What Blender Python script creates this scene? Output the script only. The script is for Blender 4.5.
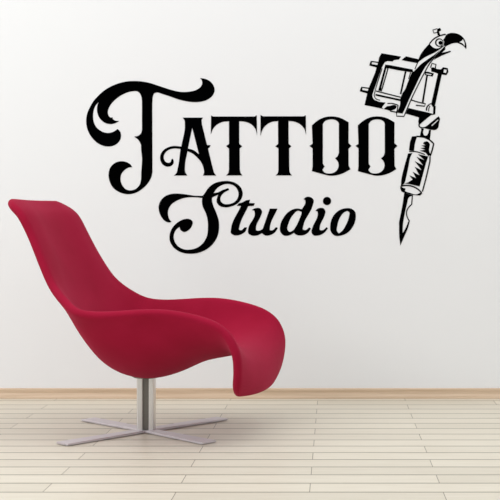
import bpy, bmesh, math, random
from mathutils import Vector, Matrix

for o in list(bpy.data.objects):
    bpy.data.objects.remove(o, do_unlink=True)
SC = bpy.context.scene
COL = SC.collection
random.seed(4)

# ------------------------------------------------------------------ camera
EYE = 0.80            # height of the lens above the floor
WALL_Y = 5.44         # distance from the lens to the wall
cam_d = bpy.data.cameras.new('camera')
cam_d.sensor_width = 36.0
cam_d.lens = 1177.0 / 500.0 * 36.0
cam_d.shift_x = -0.166
cam_d.shift_y = -0.050
cam_d.clip_end = 200
cam = bpy.data.objects.new('camera', cam_d)
cam.location = (0, 0, EYE)
cam.rotation_euler = (math.pi / 2, 0, 0)
COL.objects.link(cam)
SC.camera = cam

# ------------------------------------------------------------------ light
world = bpy.data.worlds.new('world')
SC.world = world
world.use_nodes = True
wn = world.node_tree.nodes
bg = wn['Background']
wt = world.node_tree
w_tc = wn.new('ShaderNodeTexCoord')
w_sep = wn.new('ShaderNodeSeparateXYZ')
w_ramp = wn.new('ShaderNodeValToRGB')
w_ramp.color_ramp.elements[0].position = 0.0
w_ramp.color_ramp.elements[0].color = (0.40, 0.43, 0.465, 1)
w_ramp.color_ramp.elements[1].position = 0.8
w_ramp.color_ramp.elements[1].color = (0.955, 0.99, 1.02, 1)
wt.links.new(w_tc.outputs['Generated'], w_sep.inputs['Vector'])
wt.links.new(w_sep.outputs['Z'], w_ramp.inputs['Fac'])
wt.links.new(w_ramp.outputs['Color'], bg.inputs['Color'])
bg.inputs['Strength'].default_value = 1.13

def area_light(name, loc, target, size_x, size_y, power, colour):
    d = bpy.data.lights.new(name, 'AREA')
    d.shape = 'RECTANGLE'
    d.size = size_x
    d.size_y = size_y
    d.energy = power
    d.color = colour
    o = bpy.data.objects.new(name, d)
    o.location = loc
    o.rotation_euler = (Vector(target) - Vector(loc)).to_track_quat('-Z', 'Y').to_euler()
    COL.objects.link(o)
    return o

area_light('window_daylight', (-4.2, 1.6, 2.6), (-1.0, 5.2, 0.6), 2.6, 2.2, 74, (0.97, 0.985, 1.0))

area_light('overhead_wall_fill', (-0.6, 3.7, 3.5), (-0.6, 4.9, 0.0), 8.0, 1.2, 60, (0.97, 0.99, 1.0))  # added unseen fill: brightens the wall from above, leaves the chair's near side darker

SC.view_settings.view_transform = 'Standard'
SC.view_settings.look = 'None'
SC.view_settings.gamma = 1.0
SC.view_settings.use_curve_mapping = False
SC.view_settings.exposure = 0.0

# ------------------------------------------------------------------ materials
def lin(r, g, b):
    f = lambda c: (c / 12.92 if c <= 0.04045 else ((c + 0.055) / 1.055) ** 2.4)
    return (f(r / 255), f(g / 255), f(b / 255), 1)

def material(name):
    m = bpy.data.materials.new(name)
    m.use_nodes = True
    nt = m.node_tree
    return m, nt, nt.nodes['Principled BSDF']

def noise_bump(nt, bsdf, scale, strength, dist=0.002, detail=4):
    tc = nt.nodes.new('ShaderNodeTexCoord')
    n = nt.nodes.new('ShaderNodeTexNoise')
    n.inputs['Scale'].default_value = scale
    n.inputs['Detail'].default_value = detail
    b = nt.nodes.new('ShaderNodeBump')
    b.inputs['Strength'].default_value = strength
    b.inputs['Distance'].default_value = dist
    nt.links.new(tc.outputs['Object'], n.inputs['Vector'])
    nt.links.new(n.outputs['Fac'], b.inputs['Height'])
    nt.links.new(b.outputs['Normal'], bsdf.inputs['Normal'])
    return tc, n

# painted wall
M_WALL, nt, b = material('wall_paint')
b.inputs['Base Color'].default_value = lin(232, 231, 230)
b.inputs['Roughness'].default_value = 0.85
b.inputs['Specular IOR Level'].default_value = 0.2
noise_bump(nt, b, 220, 0.08, 0.0006)

# black vinyl
M_VINYL, nt, b = material('black_vinyl')
b.inputs['Base Color'].default_value = (0.0006, 0.0006, 0.0007, 1)
b.inputs['Roughness'].default_value = 0.9
b.inputs['Specular IOR Level'].default_value = 0.0
noise_bump(nt, b, 300, 0.03, 0.0003)

# red felt upholstery
M_RED, nt, b = material('crimson_felt')
tc, n = noise_bump(nt, b, 900, 0.25, 0.0006, 3)
n2 = nt.nodes.new('ShaderNodeTexNoise')
n2.inputs['Scale'].default_value = 7
n2.inputs['Detail'].default_value = 6
nt.links.new(tc.outputs['Object'], n2.inputs['Vector'])
rp = nt.nodes.new('ShaderNodeValToRGB')
rp.color_ramp.elements[0].position = 0.3
rp.color_ramp.elements[0].color = lin(145, 8, 42)
rp.color_ramp.elements[1].position = 0.7
rp.color_ramp.elements[1].color = lin(154, 14, 49)
nt.links.new(n2.outputs['Fac'], rp.inputs['Fac'])
nt.links.new(rp.outputs['Color'], b.inputs['Base Color'])
b.inputs['Roughness'].default_value = 0.9
b.inputs['Specular IOR Level'].default_value = 0.15
b.inputs['Sheen Weight'].default_value = 0.15
b.inputs['Sheen Roughness'].default_value = 0.5
b.inputs['Sheen Tint'].default_value = lin(235, 120, 150)

# brushed steel
def steel(name, col, rough, metal=1.0, stretch=(60, 60, 2)):
    m, nt, b = material(name)
    tc = nt.nodes.new('ShaderNodeTexCoord')
    mp = nt.nodes.new('ShaderNodeMapping')
    mp.inputs['Scale'].default_value = stretch
    n = nt.nodes.new('ShaderNodeTexNoise')
    n.inputs['Scale'].default_value = 6
    n.inputs['Detail'].default_value = 4
    mr = nt.nodes.new('ShaderNodeMapRange')
    mr.inputs['To Min'].default_value = rough - 0.06
    mr.inputs['To Max'].default_value = rough + 0.08
    nt.links.new(tc.outputs['Object'], mp.inputs['Vector'])
    nt.links.new(mp.outputs['Vector'], n.inputs['Vector'])
    nt.links.new(n.outputs['Fac'], mr.inputs['Value'])
    nt.links.new(mr.outputs['Result'], b.inputs['Roughness'])
    b.inputs['Base Color'].default_value = col
    b.inputs['Metallic'].default_value = metal
    return m
M_STEEL = steel('brushed_steel', lin(222, 219, 216), 0.34)
M_CORE = steel('dark_brushed_steel', lin(120, 116, 110), 0.45)
M_BASE = steel('satin_steel_base', lin(208, 200, 202), 0.5, 0.6, (3, 60, 60))
M_GLIDE, nt, b = material('black_rubber')
b.inputs['Base Color'].default_value = (0.02, 0.02, 0.02, 1)
b.inputs['Roughness'].default_value = 0.7

# floor boards
ROW = 0.12236
JX = 4.0        # the butt joints are this much finer than the grooves between rows
M_FLOOR, nt, b = material('pale_floorboards')
tc = nt.nodes.new('ShaderNodeTexCoord')
mp = nt.nodes.new('ShaderNodeMapping')
mp.inputs['Location'].default_value = ((0.070 + 8.0) * JX, -3.7694 + ROW * 61, 0)
mp.inputs['Scale'].default_value = (JX, 1, 1)
nt.links.new(tc.outputs['Object'], mp.inputs['Vector'])
br = nt.nodes.new('ShaderNodeTexBrick')
br.offset = 0.5
br.squash = 1.0
br.inputs['Scale'].default_value = 1.0
br.inputs['Brick Width'].default_value = 0.8 * JX
br.inputs['Row Height'].default_value = ROW
br.inputs['Mortar Size'].default_value = 0.0042
br.inputs['Mortar Smooth'].default_value = 0.1
br.inputs['Bias'].default_value = 0.0
br.inputs['Color1'].default_value = lin(217, 208, 191)
br.inputs['Color2'].default_value = lin(208, 199, 182)
br.inputs['Mortar'].default_value = lin(106, 96, 78)
nt.links.new(mp.outputs['Vector'], br.inputs['Vector'])
mg = nt.nodes.new('ShaderNodeMapping')
mg.inputs['Scale'].default_value = (1.6, 26, 1)
gn = nt.nodes.new('ShaderNodeTexNoise')
gn.inputs['Scale'].default_value = 3.0
gn.inputs['Detail'].default_value = 7
gn.inputs['Roughness'].default_value = 0.6
nt.links.new(tc.outputs['Object'], mg.inputs['Vector'])
nt.links.new(mg.outputs['Vector'], gn.inputs['Vector'])
gr = nt.nodes.new('ShaderNodeValToRGB')
gr.color_ramp.elements[0].position = 0.3
gr.color_ramp.elements[0].color = (0.90, 0.885, 0.86, 1)
gr.color_ramp.elements[1].position = 0.7
gr.color_ramp.elements[1].color = (1, 1, 1, 1)
nt.links.new(gn.outputs['Fac'], gr.inputs['Fac'])
mx = nt.nodes.new('ShaderNodeMix')
mx.data_type = 'RGBA'
mx.blend_type = 'MULTIPLY'
mx.inputs[0].default_value = 1.0
nt.links.new(br.outputs['Color'], mx.inputs[6])
nt.links.new(gr.outputs['Color'], mx.inputs[7])
nt.links.new(mx.outputs[2], b.inputs['Base Color'])
b.inputs['Roughness'].default_value = 0.42
b.inputs['Specular IOR Level'].default_value = 0.35
bp = nt.nodes.new('ShaderNodeBump')
bp.inputs['Strength'].default_value = 0.4
bp.inputs['Distance'].default_value = 0.001
bp.invert = True
nt.links.new(br.outputs['Fac'], bp.inputs['Height'])
nt.links.new(bp.outputs['Normal'], b.inputs['Normal'])

# skirting wood
M_SKIRT, nt, b = material('light_oak_skirting')
tc = nt.nodes.new('ShaderNodeTexCoord')
mg = nt.nodes.new('ShaderNodeMapping')
mg.inputs['Scale'].default_value = (1.2, 30, 40)
gn = nt.nodes.new('ShaderNodeTexNoise')
gn.inputs['Scale'].default_value = 2.5
gn.inputs['Detail'].default_value = 6
nt.links.new(tc.outputs['Object'], mg.inputs['Vector'])
nt.links.new(mg.outputs['Vector'], gn.inputs['Vector'])
gr = nt.nodes.new('ShaderNodeValToRGB')
gr.color_ramp.elements[0].position = 0.3
gr.color_ramp.elements[0].color = lin(190, 163, 134)
gr.color_ramp.elements[1].position = 0.7
gr.color_ramp.elements[1].color = lin(210, 184, 156)
nt.links.new(gn.outputs['Fac'], gr.inputs['Fac'])
nt.links.new(gr.outputs['Color'], b.inputs['Base Color'])
b.inputs['Roughness'].default_value = 0.5

# ------------------------------------------------------------------ helpers
def link_mesh(name, bm, mat, parent=None, smooth=False):
    me = bpy.data.meshes.new(name)
    bmesh.ops.recalc_face_normals(bm, faces=bm.faces)
    bm.to_mesh(me)
    bm.free()
    me.materials.append(mat)
    if smooth:
        for p in me.polygons:
            p.use_smooth = True
    o = bpy.data.objects.new(name, me)
    COL.objects.link(o)
    if parent:
        o.parent = parent
    return o

def add_box(bm, x0, x1, y0, y1, z0, z1, bevel=0.0, seg=2, rot=0.0):
    r = bmesh.ops.create_cube(bm, size=1.0)
    vs = r['verts']
    for v in vs:
        v.co = Vector(((x0 + x1) / 2 + v.co.x * (x1 - x0), (y0 + y1) / 2 + v.co.y * (y1 - y0),
                       (z0 + z1) / 2 + v.co.z * (z1 - z0)))
    if bevel:
        es = list({e for v in vs for e in v.link_edges})
        out = bmesh.ops.bevel(bm, geom=es, offset=bevel, segments=seg, profile=0.5, affect='EDGES')
        vs = list({v for f in out['faces'] for v in f.verts} | {v for v in vs if v.is_valid})
    if rot:
        bmesh.ops.rotate(bm, verts=vs, cent=(0, 0, 0), matrix=Matrix.Rotation(rot, 3, 'Z'))

# ------------------------------------------------------------------ the room
bm = bmesh.new()
add_box(bm, -7, 7, -4, WALL_Y + 0.15, -0.12, 0.0)
floor = link_mesh('floor', bm, M_FLOOR)
floor['kind'] = 'structure'
bm = bmesh.new()
add_box(bm, -7, 7, WALL_Y, WALL_Y + 0.15, 0.0, 3.0)
wall = link_mesh('wall_back', bm, M_WALL)
wall['kind'] = 'structure'
# skirting board with a rounded upper edge
bm = bmesh.new()
prof = [(0, 0), (-0.020, 0), (-0.020, 0.003), (-0.0175, 0.010), (-0.0125, 0.019), (-0.0105, 0.026), (-0.0105, 0.040), (-0.009, 0.044), (-0.006, 0.046), (0, 0.046)]
ra = [bm.verts.new((-7, WALL_Y + y, z)) for y, z in prof]
rb = [bm.verts.new((7, WALL_Y + y, z)) for y, z in prof]
k = len(prof)
for i in range(k):
    bm.faces.new((ra[i], ra[(i + 1) % k], rb[(i + 1) % k], rb[i]))
bm.faces.new(ra)
bm.faces.new(list(reversed(rb)))
sk = link_mesh('baseboard_back', bm, M_SKIRT)
sk['kind'] = 'structure'

# ------------------------------------------------------------------ the lounge chair
CX, CY, YAW = -0.7215, 4.555, math.radians(-12)
chair = bpy.data.objects.new('lounge_chair', None)
chair.location = (CX, CY, 0)
chair.rotation_euler = (0, 0, YAW)
COL.objects.link(chair)
chair['label'] = 'crimson red upholstered shell lounge chair with steel column on a four-armed base'
chair['category'] = 'chair'

T = 0.034            # upholstered thickness of the shell
# one line per station from head to knee: edge x, edge z, half width, centre x, centre z, roundness, outward roll
ST = [
    (-0.470, 0.884, 0.188, -0.476, 0.882, 0.10, 0.000),
    (-0.442, 0.866, 0.222, -0.446, 0.862, 0.10, 0.000),
    (-0.402, 0.832, 0.238, -0.410, 0.826, 0.12, 0.000),
    (-0.358, 0.752, 0.240, -0.370, 0.742, 0.12, 0.000),
    (-0.310, 0.658, 0.256, -0.328, 0.645, 0.15, 0.000),
    (-0.256, 0.571, 0.280, -0.281, 0.544, 0.25, 0.000),
    (-0.190, 0.514, 0.302, -0.226, 0.446, 0.42, 0.006),
    (-0.130, 0.482, 0.318, -0.172, 0.350, 0.65, 0.014),
    (-0.055, 0.474, 0.320, -0.118, 0.275, 0.88, 0.018),
    (0.030, 0.478, 0.320, -0.048, 0.236, 1.00, 0.018),
    (0.110, 0.484, 0.318, 0.038, 0.227, 1.00, 0.016),
    (0.200, 0.484, 0.318, 0.130, 0.250, 0.95, 0.010),
    (0.293, 0.470, 0.320, 0.228, 0.294, 0.85, 0.004),
    (0.376, 0.445, 0.324, 0.320, 0.316, 0.60, 0.000),
    (0.428, 0.406, 0.325, 0.392, 0.326, 0.40, 0.000),
    (0.456, 0.346, 0.319, 0.446, 0.296, 0.25, 0.000),
    (0.457, 0.280, 0.302, 0.466, 0.256, 0.15, 0.000),
    (0.447, 0.225, 0.278, 0.468, 0.208, 0.10, 0.000),
    (0.438, 0.197, 0.232, 0.464, 0.186, 0.10, 0.000),
]

def cr(p0, p1, p2, p3, t):
    return [0.5 * (2 * b + (c - a) * t + (2 * a - 5 * b + 4 * c - d) * t * t + (3 * b - a - 3 * c + d) * t ** 3)
            for a, b, c, d in zip(p0, p1, p2, p3)]

rows = []
SUB = 3
for i in range(len(ST) - 1):
    p = [ST[max(i - 1, 0)], ST[i], ST[i + 1], ST[min(i + 2, len(ST) - 1)]]
    for s in range(SUB):
        rows.append(cr(*p, s / SUB))
rows.append(ST[-1])
NU = 14
grid = []
for ri, (ex, ez, w, cx, cz, bl, roll) in enumerate(rows):
    rb = 0.024 * max(0.0, min(1.0, (7 * SUB - ri) / (3.0 * SUB)))      # the edge of the back rolls rearwards
    line = []
    for j in range(-NU, NU + 1):
        t = abs(j) / NU
        g = (1 - bl) * t + bl * math.sin(math.pi * t / 2)
        h = (1 - bl) * t * t + bl * (1 - math.cos(math.pi * t / 2))
        k = max(0.0, (t - 0.78) / 0.22)
        lat = (w * g + 1.6 * roll * k * k) * (1 if j >= 0 else -1)
        k2 = max(0.0, (t - 0.55) / 0.45)
        line.append(Vector((cx + (ex + rb - cx) * h - rb * k2 * k2, lat, cz + (ez - cz) * h)))
    grid.append(line)
NR, NC = len(grid), len(grid[0])
nrm = []
for i in range(NR):
    ln = []
    for j in range(NC):
        du = grid[min(i + 1, NR - 1)][j] - grid[max(i - 1, 0)][j]
        dv = grid[i][min(j + 1, NC - 1)] - grid[i][max(j - 1, 0)]
        n = du.cross(dv)
        ln.append(n.normalized())
    nrm.append(ln)
bm = bmesh.new()
A = [[bm.verts.new(grid[i][j] + nrm[i][j] * T / 2) for j in range(NC)] for i in range(NR)]
B = [[bm.verts.new(grid[i][j] - nrm[i][j] * T / 2) for j in range(NC)] for i in range(NR)]
for i in range(NR - 1):
    for j in range(NC - 1):
        bm.faces.new((A[i][j], A[i + 1][j], A[i + 1][j + 1], A[i][j + 1]))
        bm.faces.new((B[i][j], B[i][j + 1], B[i + 1][j + 1], B[i + 1][j]))
loop = [(0, j) for j in range(NC)] + [(i, NC - 1) for i in range(1, NR)] + \
       [(NR - 1, j) for j in range(NC - 2, -1, -1)] + [(i, 0) for i in range(NR - 2, 0, -1)]
L = len(loop)
pts = [grid[i][j] for i, j in loop]
rim = []
for q in range(L):
    i, j = loop[q]
    tan = (pts[(q + 1) % L] - pts[q - 1]).normalized()
    n = nrm[i][j]
    out = tan.cross(n).normalized()
    ci = min(max(i, 2), NR - 3)
    cj = min(max(j, 2), NC - 3)
    inner = grid[ci][cj]
    if out.dot(pts[q] - inner) < 0:
        out = -out
    ring = []
    for a in (50, 0, -50):
        r = math.radians(a)
        ring.append(bm.verts.new(pts[q] + out * math.cos(r) * T / 2 + n * math.sin(r) * T / 2))
    rim.append(ring)
for q in range(L):
    q2 = (q + 1) % L
    i, j = loop[q]
    i2, j2 = loop[q2]
    c1 = [A[i][j]] + rim[q] + [B[i][j]]
    c2 = [A[i2][j2]] + rim[q2] + [B[i2][j2]]
    for s in range(4):
        bm.faces.new((c1[s], c1[s + 1], c2[s + 1], c2[s]))
shell = link_mesh('seat_shell', bm, M_RED, chair, True)
md = shell.modifiers.new('smooth', 'SUBSURF')
md.levels = 2
md.render_levels = 2

# column: two satin steel uprights around a darker core
bm = bmesh.new()
add_box(bm, -0.0335, -0.0110, -0.030, 0.030, 0.001, 0.226, 0.0045, 3, -YAW)
add_box(bm, 0.0115, 0.0320, -0.030, 0.030, 0.001, 0.226, 0.0045, 3, -YAW)
link_mesh('column', bm, M_STEEL, chair)
bm = bmesh.new()
add_box(bm, -0.0125, 0.0125, -0.020, 0.020, 0.001, 0.224, 0.001, 1, -YAW)
core = link_mesh('column_core', bm, M_CORE, chair)
core['label'] = 'darker recessed core between the steel uprights'
bm = bmesh.new()
bmesh.ops.create_cone(bm, cap_ends=True, segments=40, radius1=0.048, radius2=0.075, depth=0.014,
                      matrix=Matrix.Translation((0, 0, 0.218)))
link_mesh('mounting_plate', bm, M_CORE, chair)
for q in range(4):
    ang = math.radians(46.8 + 90 * q) - YAW
    Lr = (0.390, 0.386, 0.386, 0.368)[q]
    bm = bmesh.new()
    # flat arm, slightly thinner towards its tip
    sec = [(0.020, 0.026, 0.0105), (Lr * 0.5, 0.031, 0.0100), (Lr - 0.004, 0.035, 0.0090), (Lr, 0.033, 0.0085)]
    prev = None
    rings = []
    for x, hw, zt in sec:
        rings.append([bm.verts.new(p) for p in ((x, -hw, 0.0025), (x, hw, 0.0025), (x, hw, zt - 0.002),
                                                (x, hw - 0.002, zt), (x, -hw + 0.002, zt), (x, -hw, zt - 0.002))])
    for a, c in zip(rings[:-1], rings[1:]):
        for s in range(6):
            bm.faces.new((a[s], a[(s + 1) % 6], c[(s + 1) % 6], c[s]))
    bm.faces.new(rings[0])
    bm.faces.new(rings[-1])
    bmesh.ops.rotate(bm, verts=bm.verts, cent=(0, 0, 0), matrix=Matrix.Rotation(ang, 3, 'Z'))
    arm = link_mesh('base_arm', bm, M_BASE, chair)
    bm = bmesh.new()
    bmesh.ops.create_cone(bm, cap_ends=True, segments=20, radius1=0.012, radius2=0.012, depth=0.0025,
                          matrix=Matrix.Translation((math.cos(ang) * (Lr - 0.03), math.sin(ang) * (Lr - 0.03), 0.00125)))
    link_mesh('glide', bm, M_GLIDE, arm)

# ------------------------------------------------------------------ vinyl wall lettering
# Outlines drawn on a sheet whose unit is UNIT metres; (SX, SY) is the sheet point at the height of the eye.
UNIT = 5.4385 / 1177.0
SX, SY = 333.0, 225.0
FILM = 0.0007

def parse(s):
    out = []
    for tok in s.split():
        c = tok.endswith('*')
        x, y = tok.rstrip('*').split(',')
        out.append((float(x), float(y), c))
    return out

def smooth_loop(P, n=6, closed=True):
    m = len(P)
    res = []
    for i in range(m if closed else m - 1):
        p1, p2 = P[i], P[(i + 1) % m]
        p0 = P[i - 1] if (closed or i > 0) else p1
        p3 = P[(i + 2) % m] if (closed or i + 2 < m) else p2
        if p1[2]: p0 = (2 * p1[0] - p2[0], 2 * p1[1] - p2[1])
        if p2[2]: p3 = (2 * p2[0] - p1[0], 2 * p2[1] - p1[1])
        if p1[2] and p2[2]:
            res.append((p1[0], p1[1]))
            continue
        # centripetal-like tangents keep the outline tight
        d = math.hypot(p2[0] - p1[0], p2[1] - p1[1])
        def tang(a, b, c):
            l1 = math.hypot(b[0] - a[0], b[1] - a[1]) or 1e-6
            l2 = math.hypot(c[0] - b[0], c[1] - b[1]) or 1e-6
            tx = (b[0] - a[0]) / l1 * l2 + (c[0] - b[0]) / l2 * l1
            ty = (b[1] - a[1]) / l1 * l2 + (c[1] - b[1]) / l2 * l1
            l = (l1 + l2)
            return tx / l, ty / l
        t1 = tang(p0, p1, p2)
        t2 = tang(p1, p2, p3)
        for s in range(n):
            t = s / n
            h00 = 2 * t ** 3 - 3 * t * t + 1
            h10 = t ** 3 - 2 * t * t + t
            h01 = -2 * t ** 3 + 3 * t * t
            h11 = t ** 3 - t * t
            res.append(tuple(h00 * p1[k] + h10 * d * t1[k] + h01 * p2[k] + h11 * d * t2[k] for k in (0, 1)))
    if not closed:
        res.append((P[-1][0], P[-1][1]))
    return res

def stroke(s, w):
    """closed outline of a drawn line of width w"""
    w *= 1.42
    P = smooth_loop(parse(s), 4, closed=False)
    lft, rgt = [], []
    for i in range(len(P)):
        a, c = P[max(i - 1, 0)], P[min(i + 1, len(P) - 1)]
        l = math.hypot(c[0] - a[0], c[1] - a[1]) or 1e-6
        nx, ny = -(c[1] - a[1]) / l * w / 2, (c[0] - a[0]) / l * w / 2
        lft.append((P[i][0] + nx, P[i][1] + ny))
        rgt.append((P[i][0] - nx, P[i][1] - ny))
    return lft + rgt[::-1]

def disc(x, y, r, n=32):
    return [(x + r * math.cos(2 * math.pi * i / n), y + r * math.sin(2 * math.pi * i / n)) for i in range(n)]

def film(name, loops, origin=None, parent=None):
    """loops: list of closed outlines (points on the sheet); holes are inner outlines; returns one mesh object"""
    if origin is None:
        xs = [p[0] for l in loops for p in l]
        ys = [p[1] for l in loops for p in l]
        origin = ((min(xs) + max(xs)) / 2, (min(ys) + max(ys)) / 2)
    # an outline lying wholly inside another is a hole in it; every other outline is filled on its own
    def inside(p, L_):
        c = False
        for q in range(len(L_)):
            (x1, y1), (x2, y2) = L_[q - 1], L_[q]
            if (y1 > p[1]) != (y2 > p[1]) and p[0] < (x2 - x1) * (p[1] - y1) / (y2 - y1) + x1:
                c = not c
        return c
    area = lambda L_: abs(sum(L_[q - 1][0] * L_[q][1] - L_[q][0] * L_[q - 1][1] for q in range(len(L_)))) / 2
    sets, holes = [], set()
    for a_, la in enumerate(loops):
        grp = [la]
        for b_, lb in enumerate(loops):
            if a_ != b_ and area(lb) < area(la) and all(inside(p, la) for p in lb):
                grp.append(lb)
                holes.add(b_)
        sets.append((a_, grp))
    bm = bmesh.new()
    for a_, grp in sets:
        if a_ in holes:
            continue
        cu = bpy.data.curves.new('outline', 'CURVE')
        cu.dimensions = '2D'
        cu.fill_mode = 'BOTH'
        cu.extrude = FILM
        for l in grp:
            sp = cu.splines.new('POLY')
            sp.points.add(len(l) - 1)
            for p, (x, y) in zip(sp.points, l):
                p.co = ((x - origin[0]) * UNIT, -(y - origin[1]) * UNIT, 0, 1)
            sp.use_cyclic_u = True
        tmp = bpy.data.objects.new('outline', cu)
        COL.objects.link(tmp)
        piece = bpy.data.meshes.new_from_object(tmp.evaluated_get(bpy.context.evaluated_depsgraph_get()))
        bm.from_mesh(piece)
        bpy.data.objects.remove(tmp, do_unlink=True)
        bpy.data.curves.remove(cu)
        bpy.data.meshes.remove(piece)
    me = bpy.data.meshes.new(name)
    bm.to_mesh(me)
    bm.free()
    me.transform(Matrix.Rotation(math.pi / 2, 4, 'X'))
    me.name = name
    me.materials.clear()
    me.materials.append(M_VINYL)
    o = bpy.data.objects.new(name, me)
    COL.objects.link(o)
    o['sheet'] = list(origin)
    if parent is None:
        o.location = ((origin[0] - SX) * UNIT, WALL_Y - FILM - 0.0002, EYE + (SY - origin[1]) * UNIT)
    else:
        po = parent['sheet']
        o.parent = parent
        o.location = ((origin[0] - po[0]) * UNIT, 0, -(origin[1] - po[1]) * UNIT)
    return o

def letter(name, outlines, label, group):
    o = film(name, [smooth_loop(parse(s)) for s in outlines])
    o['label'] = label
    o['category'] = 'letter'
    o['group'] = group
    return o

G1 = 'black letters of the upper word on the wall'
G2 = 'black letters of the lower word on the wall'

letter('letter_t', ["""200,78* 205,78.8 210,81.2 213.7,86 214.6,90.5 212.5,95.5 208,99.3 200,101.8 192,102 184,100.8 176,98.6
 170,96.4 163,94.2 156.5,92.5 154.2,93.3 153,96 152.4,101 152.2,106* 152.4,172* 151.6,176 148,183 142,189 136,192.6 128.8,194.2
 120.4,192.6 113.2,187.8 109.4,180.6 108.6,173.4 110.8,166.8 115.6,162.6 121.6,161.2 127,162.3 130.6,164.6 132.2,167.2*
 128.8,167.5 124.6,170 121.4,174 120.4,179.4 122.2,185.2 125.8,189.2 130,190.4 136,188.7 139.6,184.8 141,179.4 141.2,173.4
 141.8,165 142,157.8 141.2,150.6 141,144.6* 138.6,140.2 134.2,136.6* 138.4,135.6 141.2,133 142,129.5* 142,101* 141.2,96
 139.5,92.9 137,91.3 133,91.2 126,92.9 120,96 115.5,99.4 110.5,104.8 108.2,109.5 107.8,113 109,116.3 110.6,117.6*
 112.6,117.4* 112.7,119* 115,120.5 119.2,120.9* 115,123.3 110,124 104.5,122.6 100,118.6 97.6,113.6 97,109 97.5,105 98.8,101.8*
 95.6,105.4 93.5,111 93,117 94,123 96.2,127 99.5,130 104,132.3 109,132.9 114,131.4 117.5,129* 120,131.5 121,135.5 120,140
 117,143.7 112,146.1 106,146.4 100,144.5 94,140 89,133 86.6,126 86.2,119.5 87.4,113 90,107 93.2,101.5 97.5,96.5 104,90.6
 112,85.9 120,82.9 127,81.4 135,81 143,81.6 150,83 158,85.6 165,87.9 170,89.5 176,91.1 183,92 190,91.5 196,90 200,87.5
 202,84.5 202.1,81.5 201.3,79.4"""],
       'tall black ornate capital T with long curling crossbar, starting the upper word', G1)
letter('letter_a', ["""182.6,117.6* 203,117.6* 201.5,120* 201.8,124* 207,145* 210.6,145.1* 209.6,147.3* 208,148.4* 210,157 213,169
 214.2,173 216.2,175.5* 203,175.5* 204,173 203.5,168 201,162 197,157.3 192,153.2 187.5,151.2* 185,165 185.2,172 187.2,175.5*
 174,175.5* 176.5,173 177.6,169 180.5,149* 175,148.4 170.4,149.2 166.4,151.4 164,155 163.8,158.6 165.6,161.8 168.4,162.8
 170.8,161.8 171.2,159.9 172.3,158.7 173.5,160.4 173.4,163.4 170.9,166 167,166.6 162.8,164.6 160.3,159.8 160.4,155
 163.4,150.2 168.2,147.2 173.6,146 181.3,146.5* 184.9,124.4 184.5,120.4""",
 "192.2,127.6* 199,154.4* 194,150.4 187.9,148.4*"],
       'black capital A with a curled crossbar tail, second letter of the upper word', G1)
letter('letter_t', ["""211.1,115.4* 213.2,116.5* 254.7,116.5* 256.7,115.2* 257,135.4* 255.7,129.6 252.1,124.9 246.2,122 239.2,121.2*
 239.2,143.8* 242.2,146.2* 239.6,148.5* 239.8,169* 240.6,173 242.4,175.4* 226.2,175.4* 228.3,173 229,169* 229,148.5*
 226.1,146.1* 229,144* 229,121.3* 222,122.1 215.9,125.4 212.6,129.6 210.8,134.4*"""],
       'black capital T directly right of the letter A in the upper word', G1)
letter('letter_t', ["""260.5,114.9* 263,116.3* 303.6,116.3* 305.8,115.2* 306,134.5* 304.3,128.9 299.6,123.9 293.8,121.5 288.5,120.9*
 288.6,143.8* 291.4,146.3* 289.1,148.4* 289.3,169.5* 290,173 292,175.4* 275.6,175.4* 277.8,173 278.4,169.5* 278.4,148.4*
 275.3,146.3* 278.2,144* 278,121.1* 271.4,122 265,126.1 261.9,131 260.5,135.9*"""],
       'black capital T directly left of the first O in the upper word', G1)
O_OUT = ["""311.9,125.3* 318.6,119.9 325.6,117 332.6,116.4 339.6,117.6 348.6,122.2* 348.5,143* 351.5,145.9* 348.5,148.7*
 348.7,166* 350.5,169.1* 343.8,172.9 336.8,175.2 330.5,175.7 321.4,173.7 311.9,171.1* 312.6,166.6* 312.6,148.3* 309.5,145.9*
 312.6,143.8*""",
 """322.8,123.9* 325,121.1 330,119.4 335.4,120 338.4,122.3 338.9,127.4* 338.9,152.6* 337.6,156.1 335.1,158.2* 337.9,161.7
 338.6,165.9 337.1,170 333.3,172.8 328.4,173.5 324.2,172.2 322.4,169.7* 324.6,166.5* 322.8,163.6*"""]
o1 = letter('letter_o', O_OUT, 'black capital O right after the two small capital Ts in the upper word', G1)
o2 = o1.copy()
COL.objects.link(o2)
o2.location.x += 45.9 * UNIT
o2['label'] = 'last black capital O of the upper word, next to the tattoo machine drawing'

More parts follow.
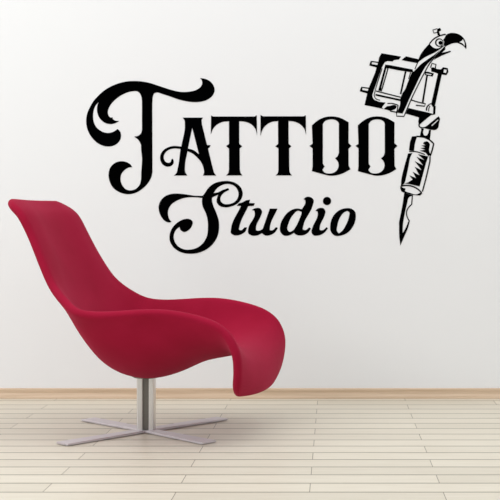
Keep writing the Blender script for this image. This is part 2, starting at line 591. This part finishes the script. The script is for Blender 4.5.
letter('letter_s', ["""171.5,222* 168.5,222.4 165,221 161,216.2 158.9,210.5 158.9,205 161.5,199.5 166,195.7 172,193.8 180,193.7 188,194.7
 195,195.7 202.6,195.8* 204.4,193.6 208.2,188.2 214.2,183.4 221.4,181.3 229.8,181.2 236.4,183.5 241.2,188.2 242.7,193.6 241.2,199
 237,203.8 231,206.5 224.5,207.3 219,205.4 216.7,202 217,198 218.2,194.6* 213.8,196.6* 212,197.6* 211.9,200 213,205 216,212.2
 218.4,219.4 219.1,225.4 219,229 217.6,235.8 213.6,243 207,249 198.6,252.7 189,253.7 180.6,252.1 174,247.8 170,241.4
 169.6,235.2 172.2,228 178.2,222 184.2,219.2 189.2,219 192.5,221.4 192,225.6 188.4,230.2 183.8,232 180.8,230.2 179.4,226.8*
 175.8,230 173.7,235.2 174.2,240.4 177.8,246 184,249.3 190.8,249.5 198,247.2 204,241.8 207,235.8 207.9,228 207.6,220
 205.8,213.2 202.6,206 202,201 202.3,197.9* 195,197.2 186,197.6 178,200.1 171.2,204.6 168.2,210 168,215 169.3,219.2""",
 """213.4,193.2* 216.6,188.6 222,185 228.6,183.9 234.4,186 237.9,190.6 238.2,196.6 235.2,201.4 229.4,204 223.9,203.8
 220.7,201.2 220.5,197.2 223.4,193.2 229.2,189.8* 228.2,188* 222.6,190* 218,192.4*"""],
       'large black swirling script capital S starting the lower word', G2)
letter('letter_t', ["""236.8,205.8* 239.2,203.2 242,202.5 245.8,200.4* 250,199.6* 249.2,203* 254.8,203.2* 253.6,205.9* 248.2,206.1*
 239.4,226.5 239,229.6 241.4,230.2 244.4,227.4* 247,227.4* 245.2,231.6 240.4,234.6 234.4,235.3 230.9,233 231,229 241,206*"""],
       'small slanted black letter t beside the script S in the lower word', G2)
letter('letter_u', ["""251.8,210* 254.8,208.3 260.2,208.5 262,211.4 260.8,215.8 256,227.2 256.2,230.2 259,230.7 262.7,229* 269.8,208.6*
 277.5,208.6* 269.9,227.6 269.9,230 272.6,230.2 275.9,227.1* 277.8,227.9* 275.2,232 270.4,235 265,235.4 262,233.2*
 257.2,235.4 251.8,235.5 248.3,233.2 248.2,229 254.8,213 254.2,210.6*"""],
       'slanted black letter u between the small t and the d in the lower word', G2)
letter('letter_d', ["""303.6,199* 305.8,197.2 311,197.3 313.6,200.1 312.8,205 303.2,226 302.9,229.4 305.4,230.1 309.2,227.4* 311,228.5*
 307.4,233.2 300.8,235.5 296,234.6 294,232.8* 289.4,235.3 284,235.5 280.5,232 280.1,226 283.4,217.8 289.4,211.2 296.6,208.5
 302,209.2* 305.5,201.9 305.2,200.2*""",
 """301.6,211.8* 297.8,210.8 293,214.8 288.4,223.6 287.4,229.4 289.4,231.8 293,230.4 296,226.4 299.6,218.8 301.6,213.6*"""],
       'slanted black letter d with a tall stem in the lower word', G2)
li = letter('letter_i', ["""315.4,210.6* 318.4,208.3 323.8,208.5 325.4,211.4 324.4,215.8 319.9,226.6 320,230 322.6,230.2 326.6,227.1*
 328,228.3* 324.4,232.6 318.4,235.5 313.6,235.3 311.5,232 312.4,227.8 317.8,214 317.6,211.6*"""],
       'slanted black letter i with a round dot in the lower word', G2)
film('dot', [disc(327, 201, 4.15)], parent=li)
letter('letter_o', ["""346,208.2 351.4,208.7 355,211.7 355.8,217 353.8,224.8 348.4,232 341.2,235.5 334.6,235.5 330.8,231.4 330.3,224.8
 333,216.4 338.8,210.5""",
 """347.4,211.1 349.3,212.4 349,216.4 346,224.8 341.8,231.2 338.8,233.1 337.1,231.2 337.5,224.8 340.6,216.4 344.2,212.3"""],
       'slanted black small letter o ending the lower word', G2)

# ------------------------------------------------------------------ tattoo machine drawing cut from the same film
root = bpy.data.objects.new('tattoo_machine_decal', None)
COL.objects.link(root)
root['sheet'] = [400.4, 245.5]
root.location = ((400.4 - SX) * UNIT, WALL_Y - FILM - 0.0002, EYE + (SY - 245.5) * UNIT)
root['label'] = 'black line drawing of a tattoo machine with a bird-head top on the white wall'
root['category'] = 'wall decal'

def P(s):
    return smooth_loop(parse(s), 5)

# side frame: left bar, foot and top bar with a highlight cut through it
film('frame', [
    P("""381.5,53.2* 401,56.5* 399,59.4* 394,60* 392.6,61.4* 387.5,61* 384.6,62.4* 382,67* 373.4,91.5* 372.3,96 374,99.4
     378,101.3 385.5,102.6* 381.8,107.4* 383.5,108.9* 364.5,105* 368.2,89.5* 375,73* 378.4,61.5* 379,57.8*"""),
    P("383.8,109* 387,106.3 390,105.9 393.5,104.9 396.5,106 395.6,108.6 392.7,110 390.4,110.8*"),
    P("401.5,60* 406,56.3* 419,59.3* 417.3,63* 409,61.6*"),
    stroke("387.5,103.4* 392,103.4 398.3,105.2*", 0.7),
    stroke("398,105.2 397.4,110* 396.5,112*", 0.7),
    stroke("390,111 396.5,112.2*", 0.8),
    stroke("382.2,68.5 375,91.5 374.2,95.5 376,98.8 380,100.2", 0.55),
    P("""408.3,108* 426,112* 433,113.8* 433.4,105* 435.8,106.3* 435.2,114.4* 431,115* 420.4,123.8* 419,126* 418.3,121.5*
     419,117.4* 405.9,113.6*"""),
], parent=root)
for a, name in ((0, 'screw'), (1, 'screw')):
    dx, dy = ((0, 0), (-9.5, 25.9))[a]
    sh = lambda l: [(x + dx, y + dy) for x, y in l]
    film(name, [sh(P("370.9,60.8* 378.8,61.8* 377.2,67.6* 369.3,65.4* 369.9,63*")),
                sh(P("372,62* 378.1,62.9* 377.4,65* 371.6,64*"))], parent=root)
film('coil', [
    P("385,64.6* 390,65.1* 412.5,69.4* 413.4,72.6* 396,69.8* 389,68.3* 387,68.6*"),
    P("385.2,65* 386.8,66.6* 381.2,87.8* 382.2,91.3* 378.2,90.6*"),
    stroke("388,68.5 381.9,89.4", 0.8),
    stroke("376,91 400.6,97.2", 0.8),
    P("375.6,93.8* 400.6,99.2* 400.2,101* 375.4,95.6*"),
    stroke("405.6,71.5 400.6,94", 1.2),
    stroke("410.6,72.5 408.6,79", 0.6),
], parent=root)
# spring blade rising to the bird neck
film('spring', [
    stroke("415,69 417,64 419,60.4", 0.6),
    P("""416,69.4* 420.6,64.6 427,59.8 434,55 440,50.2* 432.4,58.8 426.2,65.5 422.5,71.4 415.6,85.4 410,97.2 406.4,105.4
     402.6,113.5* 397,112.6* 400,105 400.6,98 402.4,93.2* 404.6,90.2 408,82 411.4,73.4*"""),
    stroke("445.4,46.4 437,54.8 430,63 424.8,72 417.6,86 411.8,98 405.6,112.6", 0.75),
    stroke("396.6,112* 396.6,116* 403.8,116.4* 405.8,112.4*", 0.75),
], parent=root)
film('bird_head', [
    P("417.5,62.6* 420,55.6 424.5,49 429.4,43.6* 432,46.6 435.6,48.4 439.4,47.8 442.2,45.4* 444,45.8* 441,48.4 436,51.7 431,54.2 425.2,57 419.4,61.2*"),
    P("""444.5,38 446.5,34.7 450,33.1 455,33.1 460,34.9 463.2,37.6 465.6,42 466.5,46.6 466.1,49* 463.4,45.9 460,43.9 457.4,42.8*
     453,43.2 448.4,45 445.6,46.4* 443.4,45.2* 444.2,41.6 443.2,39.8*"""),
    P("459.2,42* 462,40.4 463,38.9* 464.5,42.4 465,46.2* 462.4,43.4"),
    P("445.2,46.6* 445.3,49.5* 441.6,52.9* 450.4,50.7* 451,51.7* 441,56 433.8,59.8* 438.8,53"),
    stroke("429.6,43.6 433,39.6 439,36 445.6,34.2", 0.9),
    disc(439.2, 42.5, 4.2, 28),
    disc(439.6, 42.6, 3.2, 28),
    disc(440.5, 42.8, 2.0, 20),
    P("437.3,28.9* 440.2,27.8* 441.2,30.2* 439,31.6* 440.2,35* 437.8,35.3* 436.9,32*"),
    stroke("437.4,28.6* 432.8,30* 433.8,33* 437,32.6*", 0.6),
], parent=root)
film('binding_post', [
    P("""431,68* 433,67.2* 437,69* 441,69.4* 443,67.2* 447.8,68.1* 448.4,72* 446.4,75.2* 441.8,74.4* 435,105.6* 432.8,107*
     431.2,104* 438,73.6* 434.4,72.2* 431.4,71.6*"""),
    P("444,69.2* 446.8,69.8* 446,73* 443.4,72.4*"),
    stroke("430.6,67.6* 432,63.3* 436,64.4* 435.2,68.4*", 0.75),
], parent=root)
film('contact_screw', [
    P("424.6,71.6* 428,71.7* 434,73.4* 432.6,76.6* 425,75*"),
    P("426,73.2* 431.6,74.2* 431,75.2* 425.8,74.2*"),
    P("426.3,75* 428,75.2* 423.6,102.6* 421.8,102.2*"),
    stroke("411.4,100 421,102.8 425.2,103.6* 424.6,106.2* 416,105.2*", 0.8),
    stroke("429,104.6 427,107 426.4,110.6", 0.9),
    stroke("430,106 428.8,108.6 428.7,111.4", 0.6),
    stroke("429.2,104.4 431,103.7 432.8,105", 0.7),
], parent=root)
film('clamp', [
    P("""421.4,127.4* 425.5,126.6 430,123.2 438.6,116.2* 440.1,118.8* 438.9,124 437.9,128 435.6,129.8 430,129.6*"""),
    P("431.3,125.4* 432,126.1* 438.4,120.3* 438,119.3*"),
    stroke("419,124 419.3,126.4 422.5,128", 0.9),
], parent=root)
film('tube', [
    P("""421.5,128.3* 424,128.5* 423.1,133 424.2,135.3 426.6,135.5 428.3,133 429,129.9* 431,129.9* 429.9,139.6* 425,137*
     419.8,136.4*"""),
], parent=root)
film('grip', [
    P("412,136.4* 417.2,136* 414.8,144 414,151* 409,150.4* 410,142*"),
    stroke("416.6,136.4 424,137.2 430,140.2 433.7,143.6* 432.4,149.5* 430.2,156", 1.0),
    P("""424,142* 427,141.3 429.5,143.4 429,150 430.2,154.6* 428.5,156.2* 425.6,152.6* 419.8,150.6* 425.4,149.8* 420.4,148.1*
     425.3,147.4* 421.4,145.6* 425.7,145.1* 423,143.6*"""),
    stroke("409.2,151.4* 417,151.8 425,154.6", 0.7),
    P("""408,153.5* 412.4,153* 410.4,157 408.7,165 406.2,177 405.4,180.6 404,184* 400.8,185.8* 401.5,179 404.5,166 407.5,155.5"""),
    P("""418,154.2* 423.5,155.4* 428.2,156.4* 426,163* 419.6,186.4* 411,184.4* 404.8,183.3* 408,182.4* 412.6,179.5* 409.4,175.4*
     416,178* 412.8,171.8* 419.5,175.3* 414.8,166.8* 421.8,170.3* 414.8,161.2* 423,165.3* 416.6,156.8* 424.5,160.2*"""),
    stroke("430,156.4* 430,161* 425.8,179 422.4,191.5", 0.9),
    stroke("401.2,186.2 405,185.4 410.5,185.8 418,189.2 421.6,192.6", 0.95),
    P("""400.4,185.8* 402,187.4* 405.6,188.6* 405,190.3 410,192.9 417,194.3 421.4,191.8* 422.3,193.3* 420,195.6* 413,194.8
     405,193.1* 401.4,191.4* 400.3,188.6*"""),
], parent=root)
film('needle', [
    P("""404.3,193* 413.4,195.2* 409,197.2 407,203.8 404.2,216.4 402.8,226.2 402.7,233.4* 406.2,227 408.2,221.6* 410,220.4*
     408,227.6 403.2,238.8 400.4,245.5* 399.2,236* 399.1,222* 402.2,206.6"""),
    stroke("412.4,195.6* 411.7,204.3* 408.4,207.6 406.6,211.6 406.8,215.6 409.2,221", 0.75),
], parent=root)
for o in list(SC.objects):
    if 'sheet' in o:
        del o['sheet']
